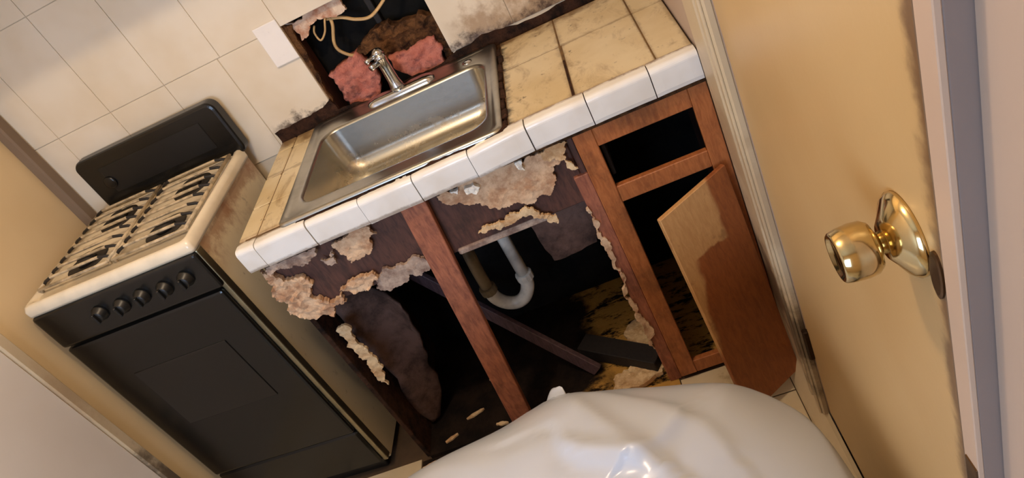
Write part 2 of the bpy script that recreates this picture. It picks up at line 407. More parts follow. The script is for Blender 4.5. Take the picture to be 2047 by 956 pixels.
SH = {
'L2':(0.03,[(-0.9,-0.101),(-0.788,-0.089),(-0.776,-0.123),(-0.803,-0.137),(-0.821,-0.169),(-0.851,-0.171),(-0.884,-0.177),(-0.891,-0.14),(-0.894,-0.113)]),
'L3':(0.025,[(-0.949,-0.127),(-0.904,-0.115),(-0.916,-0.157),(-0.935,-0.155)]),
'L4':(0.035,[(-1.115,-0.091),(-1.085,-0.109),(-1.068,-0.15),(-1.037,-0.154),(-1.023,-0.198),(-1.047,-0.231),(-1.025,-0.254),(-0.969,-0.258),(-0.97,-0.286),(-1.099,-0.294),(-1.118,-0.267),(-1.120,-0.211),(-1.118,-0.154)]),
'L5':(0.03,[(-0.96,-0.238),(-0.908,-0.227),(-0.859,-0.228),(-0.848,-0.251),(-0.883,-0.269),(-0.916,-0.27),(-0.945,-0.249)]),
'L6':(0.036,[(-0.86,-0.26),(-0.722,-0.239),(-0.697,-0.263),(-0.711,-0.29),(-0.772,-0.281),(-0.874,-0.283)]),
'L7':(0.02,[(-1.083,-0.072),(-0.96,-0.084),(-0.926,-0.080),(-0.967,-0.112),(-1.012,-0.106),(-1.083,-0.106)]),
'C1':(0.03,[(-0.584,-0.090),(-0.52,-0.084),(-0.425,-0.080),(-0.363,-0.080),(-0.353,-0.095),(-0.305,-0.090),(-0.262,-0.131),(-0.293,-0.17),(-0.319,-0.208),(-0.364,-0.214),(-0.418,-0.194),(-0.434,-0.2),(-0.471,-0.185),(-0.496,-0.155),(-0.565,-0.129)]),
'C2':(0.027,[(-0.308,-0.090),(-0.231,-0.092),(-0.234,-0.172),(-0.246,-0.169),(-0.256,-0.134)]),
'C3':(0.03,[(-0.542,-0.24),(-0.51,-0.226),(-0.465,-0.236),(-0.443,-0.219),(-0.398,-0.216),(-0.377,-0.244),(-0.337,-0.276),(-0.341,-0.303),(-0.393,-0.26),(-0.485,-0.256)]),
'F1':(0.018,[(-0.51,-0.095),(-0.483,-0.092),(-0.472,-0.106),(-0.488,-0.12),(-0.51,-0.106)]),
'F2':(0.018,[(-0.545,-0.086),(-0.523,-0.088),(-0.531,-0.099)]),
'F3':(0.018,[(-0.368,-0.083),(-0.348,-0.08),(-0.351,-0.108),(-0.365,-0.098)]),
'paper':(0.628,[(-0.900,0.318),(-0.787,0.316),(-0.715,0.312),(-0.712,0.273),(-0.739,0.269),(-0.784,0.279),(-0.826,0.279),(-0.844,0.267),(-0.882,0.25)]),
'cutedge':(0.616,[(-0.908,0.316),(-0.878,0.304),(-0.886,0.215),(-0.893,0.131),(-0.899,0.053),(-0.910,0.03),(-0.914,0.209)]),
'rot':(0.665,[(-0.769,0.138),(-0.674,0.183),(-0.589,0.166),(-0.488,0.143),(-0.488,0.075),(-0.488,-0.03),(-0.523,0.035),(-0.568,0.075),(-0.61,0.075),(-0.653,0.078),(-0.68,0.081),(-0.690,0.111),(-0.732,0.125)]),
'ins1':(0.655,[(-0.877,0.118),(-0.762,0.146),(-0.739,0.071),(-0.752,0.010),(-0.800,-0.03),(-0.863,-0.03),(-0.87,0.044)]),
'ins2':(0.645,[(-0.678,0.092),(-0.611,0.083),(-0.568,0.092),(-0.523,0.089),(-0.513,0.046),(-0.530,-0.02),(-0.627,-0.02),(-0.67,0.04)]),
'sheet':(0.2,[(-1.045,-0.30),(-0.922,-0.472),(-0.958,-0.676),(-1.000,-0.80),(-1.06,-1.00),(-1.09,-1.00),(-1.10,-0.585),(-1.10,-0.35)]),
'greyb':(0.14,[(-0.45,-0.25),(-0.25,-0.25),(-0.25,-0.40),(-0.285,-0.485),(-0.42,-0.494),(-0.43,-0.42)]),
}
def sp(name, mat, key, parent=None, **k): y, pl = SH[key]; return patch(name, mat, pl, y, parent, **k)
sp('torn_plasterboard', 'paper', 'paper', wb, thick=.012, seed=3)
sp('cut_edge', 'rot', 'cutedge', wb, thick=.010, seed=4, rough=.1)
sp('rotten_batten', 'rot', 'rot', wb, thick=.03, bumpy=.02, seed=5)
patch('rotten_lip', 'rotdark', [(-.90, .02), (-.88, .02), (-.80, .005), (-.70, .008), (-.60, .012), (-.50, .026), (-.47, .030), (-.30, .030), (-.10, .030), (.11, .028), (.11, -.05), (-.93, -.05)], .5985, wb, thick=.003, bumpy=.0015, seed=8, rough=.08, grid=.02)
patch('rotten_lip', 'rotdark', [(-1.125, .036), (-1.05, .040), (-.95, .046), (-.905, .062), (-.90, -.05), (-1.125, -.05)], .600, wb, thick=.006, bumpy=.003, seed=9, rough=.10, grid=.016)

# left wall, pale section nearer the camera, wall behind the camera with its window
struct(box('wall_left', 'wall', LX - .1, LX, -.03, BY + .02, FL, CEIL, bev=0))
struct(box('wall_left_front', 'wallpale', LX - .1, LX + .012, -2.7, -.03, FL, CEIL, bev=.004))
struct(box('trim_1', 'trim', LX, LX + .02, -.03, .008, FL, CEIL, bev=.004))
struct(box('corner_shade_strip', 'cornershade', LX, LX + .036, BY - .052, BY - .004, -.06, .80, bev=.006))  # dark strip painting in the shadowed band of the wall corner
bm = bmesh.new()
for a in ((LX - .1, -1.5, FL, CEIL), (-.6, WX + .1, FL, CEIL), (-1.5, -.6, FL, 0), (-1.5, -.6, .92, CEIL)): bm_box(a[0], a[1], -2.8, -2.7, a[2], a[3], bm=bm)
struct(from_bm('wall_front', bm, 'wall'))
wn = struct(box('window_1', 'pane', -1.47, -.63, -2.762, -2.756, .03, .89, bev=0))
for a in ((-1.5, -1.46, 0, .92), (-.64, -.6, 0, .92), (-1.46, -.64, 0, .04), (-1.46, -.64, .88, .92), (-1.46, -.64, .445, .475)):
    box('window_frame', 'winframe', a[0], a[1], -2.78, -2.73, a[2], a[3], wn, .003)

# right wall, casing, door
DY0, DY1 = -.322, -1.036
bm = bmesh.new()
bm_box(WX, WX + .1, DY0, BY + .02, FL, CEIL, bm=bm); bm_box(WX + .022, WX + .1, -2.7, DY1 - .03, FL, CEIL, bm=bm); bm_box(WX + .02, WX + .1, DY1 - .03, DY0, 1.18, CEIL, bm=bm)
struct(from_bm('wall_right', bm, 'wallright'))
c1 = struct(box('trim_2', 'trim', WX - .016, WX + .002, DY0 + .004, -.218, FL + .1, 1.25, bev=.004))
box('casing_bead', 'trim', WX - .022, WX - .014, DY0 + .012, DY0 + .034, FL + .1, 1.25, c1, .003)
box('casing_bead', 'trim', WX - .020, WX - .012, -.25, -.228, FL + .1, 1.25, c1, .003)
struct(box('trim_3', 'trim', WX - .008, WX, -.216, -.03, FL + .1, CEIL - .01, bev=.002))
struct(box('trim_4', 'jamb', WX - .002, WX + .004, DY1 - .029, DY1 - .003, FL, 1.22, bev=.001))
struct(box('trim_7', 'jambshade', WX + .004, WX + .04, DY1 - .0285, DY1 - .003, FL, 1.22, bev=.001))  # jamb return, its shade painted in with a darker colour
struct(bpy.data.objects['trim_4']) and box('strike_plate', 'bronze', WX - .0035, WX, -1.064, -1.042, -.09, -.028, bpy.data.objects['trim_4'], .001)
struct(box('trim_5', 'jamb', WX - .002, WX + .03, DY1 - .029, DY0, 1.18, 1.25, bev=.003))
bm = bmesh.new()      # curled-up vinyl skirting under the door
prof = [(.078, FL), (.082, FL + .02), (.094, FL + .05), (.108, FL + .08), (WX - .003, FL + .11), (WX - .003, FL)]
rings = [[bm.verts.new((x, y, z)) for x, z in prof] for y in (-1.6, -.06)]
for i in range(len(prof)): bm.faces.new((rings[0][i], rings[0][(i + 1) % 6], rings[1][(i + 1) % 6], rings[1][i]))
bm.faces.new(rings[0]); bm.faces.new(rings[1][::-1])
struct(from_bm('baseboard_right', bm, 'floor'))
dr = struct(box('door_1', 'door', WX, WX + .035, DY1, DY0 - .003, FL + .115, 1.175, bev=.003))
for z0 in (-.69, .65): box('hinge', 'hinge', WX - .012, WX + .001, DY0 - .012, DY0 + .003, z0, z0 + .10, dr, .003)
KY, KZ = -.972, .232
kn = bm_lathe([(0, .043), (.004, .043), (.010, .038), (.018, .024), (.022, .018)], (WX, KY, KZ), (-1, 0, 0), 40)
rose = from_bm('rose', kn, 'brass', dr, smooth=True)
hd = bm_lathe([(.016, .012), (.026, .011), (.028, .014), (.031, .023), (.036, .0265), (.045, .0278), (.057, .0268), (.065, .0250), (.0665, .0235), (.0665, .021), (.064, .019), (.064, .0)], (WX, KY, KZ), (-1, 0, 0), 40)
from_bm('door_knob', hd, 'brass', dr, smooth=True)
lp = bm_lathe([(0, .011), (.002, .011), (.003, .009)], (0, 0, 0), (-1, 0, 0), 24)
for v in lp.verts: v.co.z *= 2.6; v.co += Vector((WX, -1.0245, .224))
from_bm('latch_plate', lp, 'bronze', dr)

# ------------------------------------------------------------------ ceiling lamp (above the frame)
t = thing('ceiling_light', 'small round ceiling light above the kitchenette', 'light', (LAMP[0], LAMP[1], CEIL))
from_bm('base', bm_lathe([(0, .09), (.012, .09), (.02, .07), (.03, .03)], (LAMP[0], LAMP[1], CEIL), (0, 0, -1)), 'winframe', t, smooth=True)

# ------------------------------------------------------------------ base cabinet
FY = .02
cab = thing('base_cabinet', 'rotted brown wooden base cabinet with broken front under the tiled counter', 'cabinet', (-.5, .3, FL))
box('side_panel', 'rotdark', -1.122, -1.106, .06, .585, FL, -.079, cab)
box('back_panel', 'mould', -1.106, WX - .002, .58, .592, FL, -.079, cab, 0)
box('partition', 'wooddark', -.235, -.219, FY + .022, .578, FL, -.079, cab)
box('right_side', 'wooddark', WX - .014, WX - .002, FY + .022, .578, FL, -.079, cab)
sf = box('cabinet_floor', 'subfloor', -1.105, WX - .015, .05, .578, FL - .004, FL + .012, cab, 0)
box('stile', 'wood', -.217, -.167, FY, FY + .02, FL + .02, -.079, cab)
box('stile', 'wood', .070, WX - .003, FY, FY + .02, FL + .02, -.079, cab)
box('rail', 'wood', -.167, .070, FY + .001, FY + .02, -.134, -.079, cab)
box('rail', 'wood', -.167, .070, FY + .001, FY + .02, -.312, -.262, cab)
box('rail', 'wood', -.167, .070, FY + .001, FY + .02, FL + .02, FL + .072, cab)
box('inner_stile', 'woodred', -.256, -.218, FY + .014, FY + .034, FL, -.20, cab)
patch('splintered_edge', 'peel', [(-.262, -.30), (-.254, -.29), (-.254, -.4), (-.254, -.5), (-.254, -.6), (-.254, -.7), (-.254, -.86), (-.258, -.86), (-.262, -.78), (-.262, -.7), (-.268, -.60), (-.262, -.5), (-.266, -.42), (-.260, -.36)], FY + .014, cab, thick=.012, bumpy=.003, rough=.22, depth=4, seed=21)
# apron board under the sink, its skin torn off in places
box('apron_board', 'wooddark', -1.105, -.236, .045, .062, -.283, -.079, cab, .003)
box('apron_board_edge', 'peelgrey', -.62, -.36, .038, .062, -.292, -.272, cab, .004)
for i, (k, m, th, bu) in enumerate((('L2', 'peel', .008, .006), ('L3', 'peelgrey', .008, .005), ('L4', 'peel', .014, .011), ('L5', 'peel', .012, .009), ('L6', 'peelgrey', .010, .003), ('L7', 'peelgrey', .016, .008),
      ('C1', 'peel', .006, .0035), ('C2', 'peelpale', .006, .003), ('C3', 'peelpale', .007, .004))):
    o = sp('torn_veneer', m, k, cab, thick=th, bumpy=bu, seed=30 + i, depth=5, rough=.30, grid=.010)
    for v in o.data.vertices: v.co.z = min(v.co.z, -.080)
for i, k in enumerate(('F1', 'F2', 'F3')): [setattr(v.co, 'z', min(v.co.z, -.080)) for v in sp('foam_blob', 'foam', k, cab, thick=.012, bumpy=.008, rough=.15, seed=50 + i, grid=.006, depth=3).data.vertices]
beam('centre_post', 'woodred', (-.648, .028, -.080), (-.742, .03, FL + .012), .024, .070, cab, up=(1, 0, 0))
sp('back_brace', 'sheet', 'greyb', cab, thick=.014, bumpy=.004, rough=.06, seed=60)
box('drawer_side', 'woodblack', -.165, -.155, .06, .5, -.25, -.15, cab)
# hanging cupboard door
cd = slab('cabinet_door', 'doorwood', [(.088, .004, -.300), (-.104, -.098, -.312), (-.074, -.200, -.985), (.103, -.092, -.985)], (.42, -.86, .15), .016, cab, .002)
box('hinge', 'hinge', .066, .084, .006, .018, -.40, -.345, cab, .002)

# ------------------------------------------------------------------ worktop
SX0, SX1, SY0, SY1 = -.992, -.358, .026, .592
ct = thing('tiled_worktop', 'grimy cream tiled worktop with thick white edge tiles around the sink', 'worktop', (-.5, .3, -.075))
bm = bmesh.new()
for a in ((-1.12, SX0 + .03, .012, .594), (SX1 - .03, WX - .002, .012, .594), (SX0 + .03, SX1 - .03, .012, SY0 + .03), (SX0 + .03, SX1 - .03, SY1 - .03, .594)):
    bm_box(a[0], a[1], a[2], a[3], -.078, -.008, bm=bm)
from_bm('mortar_bed', bm, 'mortar', ct)
box('tile_grout', 'bed', -.345, WX - .004, .044, .58, -.0075, -.0016, ct, 0)
box('tile_grout', 'bed', -1.10, SX0 + .01, .044, .585, -.0075, -.0016, ct, 0)
tx = [-.345, -.176, .029, WX - .003]; ty = [.046, .3677, .578]
for i in range(3):
    for j in range(2):
        g = .0018; x0, x1 = tx[i] + g, tx[i + 1] - g
        if i == 1 and j == 0: x0 += .004
        box('worktop_tile', 'ctile', x0, x1, ty[j] + g, ty[j + 1] - g, -.008, 0.0 + random.uniform(-.0006, .0006), ct, .0015)
for j, (a, b) in enumerate(((.046, .20), (.20, .36), (.36, .52), (.52, .592))):
    box('worktop_tile', 'ctile', -1.062, SX0 + .012, a + .0012, b - .0012, -.008, .0, ct, .0015)
    box('worktop_tile', 'ctile', -1.122, -1.0645, a + .0012, b - .0012, -.05, .001, ct, .004)
s6 = .1524
def edge_tile(x0, x1, zl, zr, dy):
    prof = []
    for k in range(7):
        q = math.pi / 2 * k / 6; prof.append((.014 - .014 * math.sin(q), -.014 + .014 * math.cos(q) + .004))
    outer = [(.046, .0015), (.030, .004)] + prof + [(0, -.058), (.002, -.068), (.008, -.070), (.011, -.066), (.012, -.010), (.046, -.008)]
    b = bmesh.new(); rr = []
    nx = 5
    for i in range(nx + 1):
        f = i / nx; x = x0 + (x1 - x0) * f; e = .0015 if i in (0, nx) else 0
        rr.append([b.verts.new((x, y + dy + e, z - e + zl + (zr - zl) * f)) for y, z in outer])
    n = len(outer)
    for i in range(nx):
        for k in range(n): b.faces.new((rr[i][k], rr[i][(k + 1) % n], rr[i + 1][(k + 1) % n], rr[i + 1][k]))
    b.faces.new(rr[0]); b.faces.new(rr[-1][::-1])
    return from_bm('edge_tile', b, 'cap', ct)
edges = [(0, WX - .004, .004, .005, 0)] + [(-(k + 1) * s6, -k * s6, *v) for k, v in enumerate(((.003, .004, .0), (.001, .003, .001), (-.006, .004, -.004), (-.007, -.004, -.001), (-.008, -.007, -.002), (-.007, -.008, .001), (-.006, -.004, -.001)))] + [(-1.124, -7 * s6, -.005, -.005, 0)]
for x0, x1, zl, zr, dy in edges: edge_tile(x0 + .0012, x1 - .0012, zl, zr, dy)
# black crumbs and old sealant along the sink's front and side
for i, (pl, y) in enumerate((([(-.96, -.004), (-.90, .001), (-.80, -.002), (-.70, .001), (-.60, -.001), (-.50, .002), (-.40, .003), (-.345, .004), (-.345, -.012), (-.96, -.012)], .034),)):
    patch('old_sealant', 'rotdark', pl, y, ct, thick=.022, bumpy=.004, rough=.05, seed=70, grid=.014)
for i in range(9):
    x = -.352 + random.uniform(-.004, .006); y = .06 + i * .057
    b = bm_box(x - .008, x + .008, y - .026, y + .022, -.009, .003, .003, 1)
    for v in b.verts: v.co += Vector(mnoise.noise_vector(v.co * 60)) * .005
    from_bm('old_sealant', b, 'rotdark', ct)
b = bm_box(-.1785, -.1722, .05, .27, -.008, -.0006, .001)
from_bm('dark_joint', b, 'rotdark', ct)

# ------------------------------------------------------------------ sink
sk = thing('sink', 'stainless steel single bowl sink set in the tiled worktop', 'sink', (-.675, .31, 0))
def rrect(x0, x1, y0, y1, r, n=8):
    out = []
    for cx, cy, a0 in ((x1 - r, y1 - r, 0), (x0 + r, y1 - r, 90), (x0 + r, y0 + r, 180), (x1 - r, y0 + r, 270)):
        for k in range(n + 1):
            a = math.radians(a0 + 90 * k / n); out.append((cx + r * math.cos(a), cy + r * math.sin(a)))
    return out
BX0, BX1, BY0, BY1 = -.945, -.402, .100, .495
def ringset(b, specs, cap_last):
    rings = []
    for x0, x1, y0, y1, r, z in specs: rings.append([b.verts.new((x, y, z)) for x, y in rrect(x0, x1, y0, y1, r)])
    n = len(rings[0])
    for i in range(len(rings) - 1):
        for k in range(n): b.faces.new((rings[i][k], rings[i][(k + 1) % n], rings[i + 1][(k + 1) % n], rings[i + 1][k]))
    if cap_last: b.faces.new(rings[-1])
    return rings
b = bmesh.new()
ringset(b, [(SX0, SX1, SY0, SY1, .022, .001), (SX0 + .001, SX1 - .001, SY0 + .001, SY1 - .001, .022, .006), (SX0 + .008, SX1 - .008, SY0 + .008, SY1 - .008, .022, .010),
   (SX0 + .020, SX1 - .020, SY0 + .020, SY1 - .016, .024, .006), (SX0 + .026, SX1 - .026, SY0 + .026, SY1 - .02, .03, .005),
   (BX0 - .012, BX1 + .012, BY0 - .012, BY1 + .012, .06, .0055), (BX0 - .004, BX1 + .004, BY0 - .004, BY1 + .004, .056, .003), (BX0, BX1, BY0, BY1, .054, -.003)], False)
from_bm('rim', b, 'steel', sk, smooth=True)
b = bmesh.new(); specs = [(BX0, BX1, BY0, BY1, .054, -.003), (BX0 + .006, BX1 - .006, BY0 + .006, BY1 - .006, .054, -.07)]
rb = .06; zb = -.150
for k in range(9):
    q = math.pi / 2 * k / 8; i = .012 + rb * (1 - math.cos(q)); specs.append((BX0 + i, BX1 - i, BY0 + i, BY1 - i, max(.054 - i * .2, .03), zb + rb * (1 - math.sin(q))))
specs.append((BX0 + .15, BX1 - .15, BY0 + .13, BY1 - .13, .03, zb - .003)); specs.append((-.70, -.65, .275, .325, .0245, zb - .006))
ringset(b, specs, True); from_bm('bowl', b, 'bowl', sk, smooth=True)
from_bm('drain', bm_lathe([(0, .043), (.003, .042), (.004, .036), (-.002, .03), (-.006, .0)], (-.675, .30, zb - .004), (0, 0, 1)), 'chrome', sk, smooth=True)
from_bm('hole_plug', bm_lathe([(0, .016), (.003, .015), (.006, .008), (.0065, 0)], (-.452, .535, .005), (0, 0, 1)), 'chrome', sk, smooth=True)

# faucet
fc = thing('faucet', 'chrome faucet body on a long base plate behind the sink bowl', 'faucet', (-.675, .543, .005))
b = bmesh.new(); ringset(b, [(-.79, -.56, .518, .570, .0255, .0045), (-.789, -.561, .519, .569, .025, .012), (-.780, -.570, .525, .563, .019, .020), (-.765, -.585, .532, .556, .012, .024)], True)
from_bm('base_plate', b, 'chrome', fc, smooth=True)
from_bm('body', bm_lathe([(0, .024), (.012, .021), (.03, .0175), (.075, .0165), (.100, .0165), (.104, .0185), (.118, .0190)], (-.677, .544, .020), (0, 0, 1)), 'chrome', fc, smooth=True)
from_bm('cap', bm_lathe([(0, .019), (.008, .018), (.016, .013), (.020, .006), (.021, 0)], (-.677, .544, .138), (0, 0, 1)), 'chrome', fc, smooth=True)
from_bm('lever', bm_tube([(-.688, .535, .140), (-.702, .520, .142), (-.712, .508, .140)], [.008, .006, .0075], 10), 'chrome', fc, smooth=True)
from_bm('spout_stub', bm_tube([(-.690, .532, .118), (-.702, .516, .120), (-.708, .508, .119)], [.010, .009, .009], 10), 'chrome', fc, smooth=True)

# ------------------------------------------------------------------ in the wall hole
for k, sd in (('ins1', 11), ('ins2', 12)):
    y, pl = SH[k]
    o = patch('insulation_batt', 'insul', pl, y, thick=.04, bumpy=.022, rough=.14, seed=sd, grid=.008)
    tag(o, 'larger pink fibreglass insulation wad to the left of the faucet' if sd == 11 else 'smaller pink fibreglass insulation wad to the right of the faucet', 'insulation', 'insulation in the wall hole')
    for p in o.data.polygons: p.use_smooth = True
cb = tag(from_bm('cable', bm_tube(catmull([(-.56, .64, .40), (-.572, .64, .30), (-0.586, 0.64, 0.263), (-0.619, 0.638, 0.239), (-0.666, 0.638, 0.221), (-0.707, 0.638, 0.232), (-0.744, 0.638, 0.256), (-0.787, 0.640, 0.27)]), .0058, 8, flat=.7), 'cable', smooth=True), 'cream electric cable bending across the top of the wall hole', 'cable')
tag(from_bm('cable', bm_tube(catmull([(-0.780, 0.640, 0.280), (-0.787, 0.626, 0.274), (-0.807, 0.624, 0.242), (-0.832, 0.624, 0.226), (-0.837, 0.626, 0.252), (-.828, .634, .27)]), .0032, 8), 'cable', smooth=True), 'thin looped wire end hanging from torn plasterboard in the hole', 'cable')
tag(from_bm('cable', bm_tube(catmull([(-.775, .640, .27), (-0.778, 0.632, 0.247), (-0.802, 0.632, 0.203), (-0.803, 0.632, 0.175), (-0.782, 0.632, 0.148), (-.765, .64, .135)]), .0052, 8), 'cable', smooth=True), 'short cable dropping down to the left pink insulation', 'cable')
pl = thing('cover_plate', 'blank white cover plate on the wall tiles left of the hole', 'cover plate', (-.944, .597, .281))
box('plate', 'plate', -.985, -.905, .590, .5965, .217, .345, pl, .003, 2)
for z in (.243, .319): from_bm('screw', bm_lathe([(0, .003), (.0012, .003)], (-.945, .590, z), (0, -1, 0), 12), 'plate', pl)

# ------------------------------------------------------------------ under the sink
tr = thing('drain_trap', 'grey plastic drain trap hanging under the sink', 'drain pipe', (-.60, .22, -.66))
from_bm('trap_bend', bm_tube(catmull([(-.5435, .22, -.565), (-.550, .22, -.610), (-.575, .22, -.648), (-.606, .22, -.660), (-.640, .22, -.645), (-.662, .22, -.610), (-.667, .22, -.565)], 5), .0215, 16), 'pvc', tr, smooth=True)
from_bm('tailpipe', bm_tube([(-.542, .22, -.16), (-.542, .22, -.36), (-.5435, .22, -.575)], .019, 16), 'pvc', tr, smooth=True)
from_bm('waste_arm', bm_tube(catmull([(-.667, .22, -.575), (-.664, .22, -.48), (-.660, .235, -.40), (-.656, .30, -.35), (-.652, .56, -.33)], 5), .019, 16), 'pvcdirty', tr, smooth=True)
for x, z in ((-.5435, -.572), (-.667, -.572)): from_bm('slip_nut', bm_lathe([(-.014, .0245), (-.012, .027), (.012, .027), (.014, .0225)], (x, .22, z), (0, 0, 1), 12), 'pvc' if x > -.6 else 'pvcdirty', tr)
from_bm('tailpiece_flange', bm_lathe([(0, .036), (.02, .036), (.05, .028), (.09, .022)], (-.542, .22, -.30), (0, 0, -1), 20), 'pvcdirty', tr, smooth=True)
tag(slab('blue_light_patch', 'blue', [(-.50, .50, -.46), (-.24, .50, -.46), (-.24, .52, -.66), (-.48, .52, -.62)], (0, 1, 0), .012), 'dull blue-grey patch of painted reflected light at the back of the cabinet right of the trap', 'panel')  # blue-grey slab painting in light reflected on the cabinet back
tag(slab('pale_panel', 'blue', [(-.86, .30, -.30), (-.70, .30, -.30), (-.70, .30, -.40), (-.76, .30, -.38)], (0, 1, 0), .012), 'small pale blue-grey panel scrap behind the top of the leaning post', 'panel')
tag(beam('fallen_board', 'woodpurple', (-1.02, .44, -.42), (-.47, .150, FL + .034), .05, .018, up=(0, 1, .35)), 'long dull purple board fallen diagonally across the inside of the cabinet', 'board')
tag(beam('floor_board', 'woodblack', (-.50, .27, FL + .042), (-.262, .095, FL + .042), .07, .05), 'short blackened board lying on the cabinet floor beside the orange stile', 'board')
y, pl_ = SH['sheet']
o = patch('stained_sheet', 'sheet', pl_, y, thick=.012, bumpy=.012, rough=.10, depth=3, grid=.02, seed=80, fn=lambda x, z: .10 * (x + 1.0) + .03 * math.sin(x * 30) - .05 * (z + .6))
tag(o, 'brown water-stained sheet hanging inside the left of the cabinet', 'sheet')
for p in o.data.polygons: p.use_smooth = True
o = patch('torn_strip', 'peelpale', [(-1.084, -.40), (-1.056, -.395), (-1.052, -.50), (-1.044, -.60), (-1.068, -.675), (-1.088, -.60), (-1.086, -.50)], .085, thick=.008, bumpy=.006, rough=.25, depth=4, seed=81)
tag(o, 'pale torn strip of veneer hanging by the stove side', 'veneer strip')
chips = [(-.93, .16, .07, .3, 'pale splinter lying furthest back on the dark cabinet floor'), (-.86, .30, .03, .8, 'tiny pale crumb deep on the dark cabinet floor'),
         (-.945, .02, .08, .2, 'wide pale splinter at the open cabinet front near the bag'), (-.925, -.02, .07, .1, 'slim pale splinter in front of the cabinet, nearest the bag'),
         (-1.10, .02, .07, .15, 'pale splinter on the floor beside the stove corner'), (-.70, .055, .09, .5, 'orange-brown splinter at the foot of the leaning post'),
         (-1.02, .09, .05, .4, 'small pale splinter on the dark floor below the hanging sheet'), (-.83, .08, .045, -.2, 'small pale splinter on the dark floor left of the post foot')]
for i, (x, y, L, a, lab) in enumerate(chips):
    b = bmesh.new(); n = 7; d = Vector((math.cos(a), math.sin(a), 0)); s_ = Vector((-d.y, d.x, 0)); top = []; bot = []
    for k in range(n):
        f = k / (n - 1); wv = .0045 * math.sin(math.pi * min(max(f, .1), .9)) + random.uniform(0, .0035); c = Vector((x, y, FL + (.013 if y > .05 else .001))) + d * (f - .5) * L
        top.append((c + s_ * wv, c - s_ * wv))
    vt = [[b.verts.new(p + Vector((0, 0, h))) for p in pr for h in (0, .006)] for pr in top]
    for k in range(n - 1):
        A, B = vt[k], vt[k + 1]
        for q in ((1, 3), (3, 2), (2, 0), (0, 1)): b.faces.new((A[q[0]], A[q[1]], B[q[1]], B[q[0]]))
    b.faces.new((vt[0][0], vt[0][1], vt[0][3], vt[0][2])); b.faces.new((vt[-1][0], vt[-1][1], vt[-1][3], vt[-1][2]))
    tag(from_bm('wood_splinter', b, 'peel' if i == 5 else 'peelpale'), lab, 'splinter', 'splinters on the cabinet floor')
for i, (pts, lab) in enumerate((([(-.44, .05), (-.27, .06), (-.262, .10), (-.33, .13), (-.42, .11)], 'ochre piece of rotten floorboard at the front right of the cabinet floor'), ([(-.37, .20), (-.27, .15), (-.262, .28), (-.30, .33), (-.36, .27)], 'ochre rotten floorboard scrap behind the blackened board'))):
    pb = bm_patch([(p[0], p[1]) for p in pts], 0, thick=.012, bumpy=.008, rough=.2, seed=90 + i)
    for v in pb.verts: v.co = Vector((v.co.x, v.co.z, FL + .019 - v.co.y))
    tag(from_bm('floorboard_scrap', pb, 'peelpale'), lab, 'board scrap')

# ------------------------------------------------------------------ stove (local frame: x<0 to the left, y>0 to the back, z from the floor)
st = thing('stove', 'cream and black gas stove with a rust-stained side beside the worktop', 'stove', (-1.244, .058, FL), rot=(0, 0, math.radians(-2.75)))
H = -FL; Wd = .585; Dp = .495
def sbox(n, m, *a, bev=.003, seg=1, parent=None): return from_bm(n, bm_box(*a, bev, seg), m, parent or st, world=False)
sbox('body', 'side', -Wd + .006, -.006, .03, Dp, .03, H + .024, bev=.004)
sbox('edge_trim', 'edge', -.020, -.001, .004, .034, .05, H + .022, bev=.004, seg=2)
# cooktop: sunken tray with rounded rim
b = bmesh.new()
def ring2(x0, x1, y0, y1, r, z): return [b.verts.new((x, y, z)) for x, y in rrect(x0, x1, y0, y1, r, 5)]
spc = [(-Wd, 0, -.004, Dp, .012, H + .024), (-Wd - .001, .001, -.006, Dp, .014, H + .032), (-Wd - .001, .001, -.006, Dp, .014, H + .046), (-Wd + .004, -.004, 0, Dp, .016, H + .058), (-Wd + .012, -.012, .008, Dp - .004, .018, H + .061), (-Wd + .022, -.022, .018, Dp - .01, .02, H + .058), (-Wd + .028, -.028, .024, Dp - .014, .022, H + .050)]
rs = [ring2(*q) for q in spc]; n = len(rs[0])
for i in range(len(rs) - 1):
    for k in range(n): b.faces.new((rs[i][k], rs[i][(k + 1) % n], rs[i + 1][(k + 1) % n], rs[i + 1][k]))
b.faces.new(rs[-1]); b.faces.new(rs[0][::-1])
from_bm('cooktop', b, 'enamel', st, smooth=True, world=False)
zc = H + .050
for bx in (-.145, -.435):
    for by in (.150, .365):
        pan = from_bm('burner_bowl', bm_lathe([(0, .066), (.003, .066), (.004, .060), (.0015, .045), (.001, .03), (.001, 0)], (bx, by, zc), (0, 0, 1)), 'iron', st, smooth=True, world=False)
        o = from_bm('burner_cap', bm_lathe([(0, .030), (.010, .031), (.014, .026), (.018, .024), (.020, .018), (.020, 0)], (0, 0, 0), (0, 0, 1)), 'iron', st, smooth=True, world=False); o.location = (bx, by, zc + .001)
zg = zc + .026
MAT['rod']; rod = None
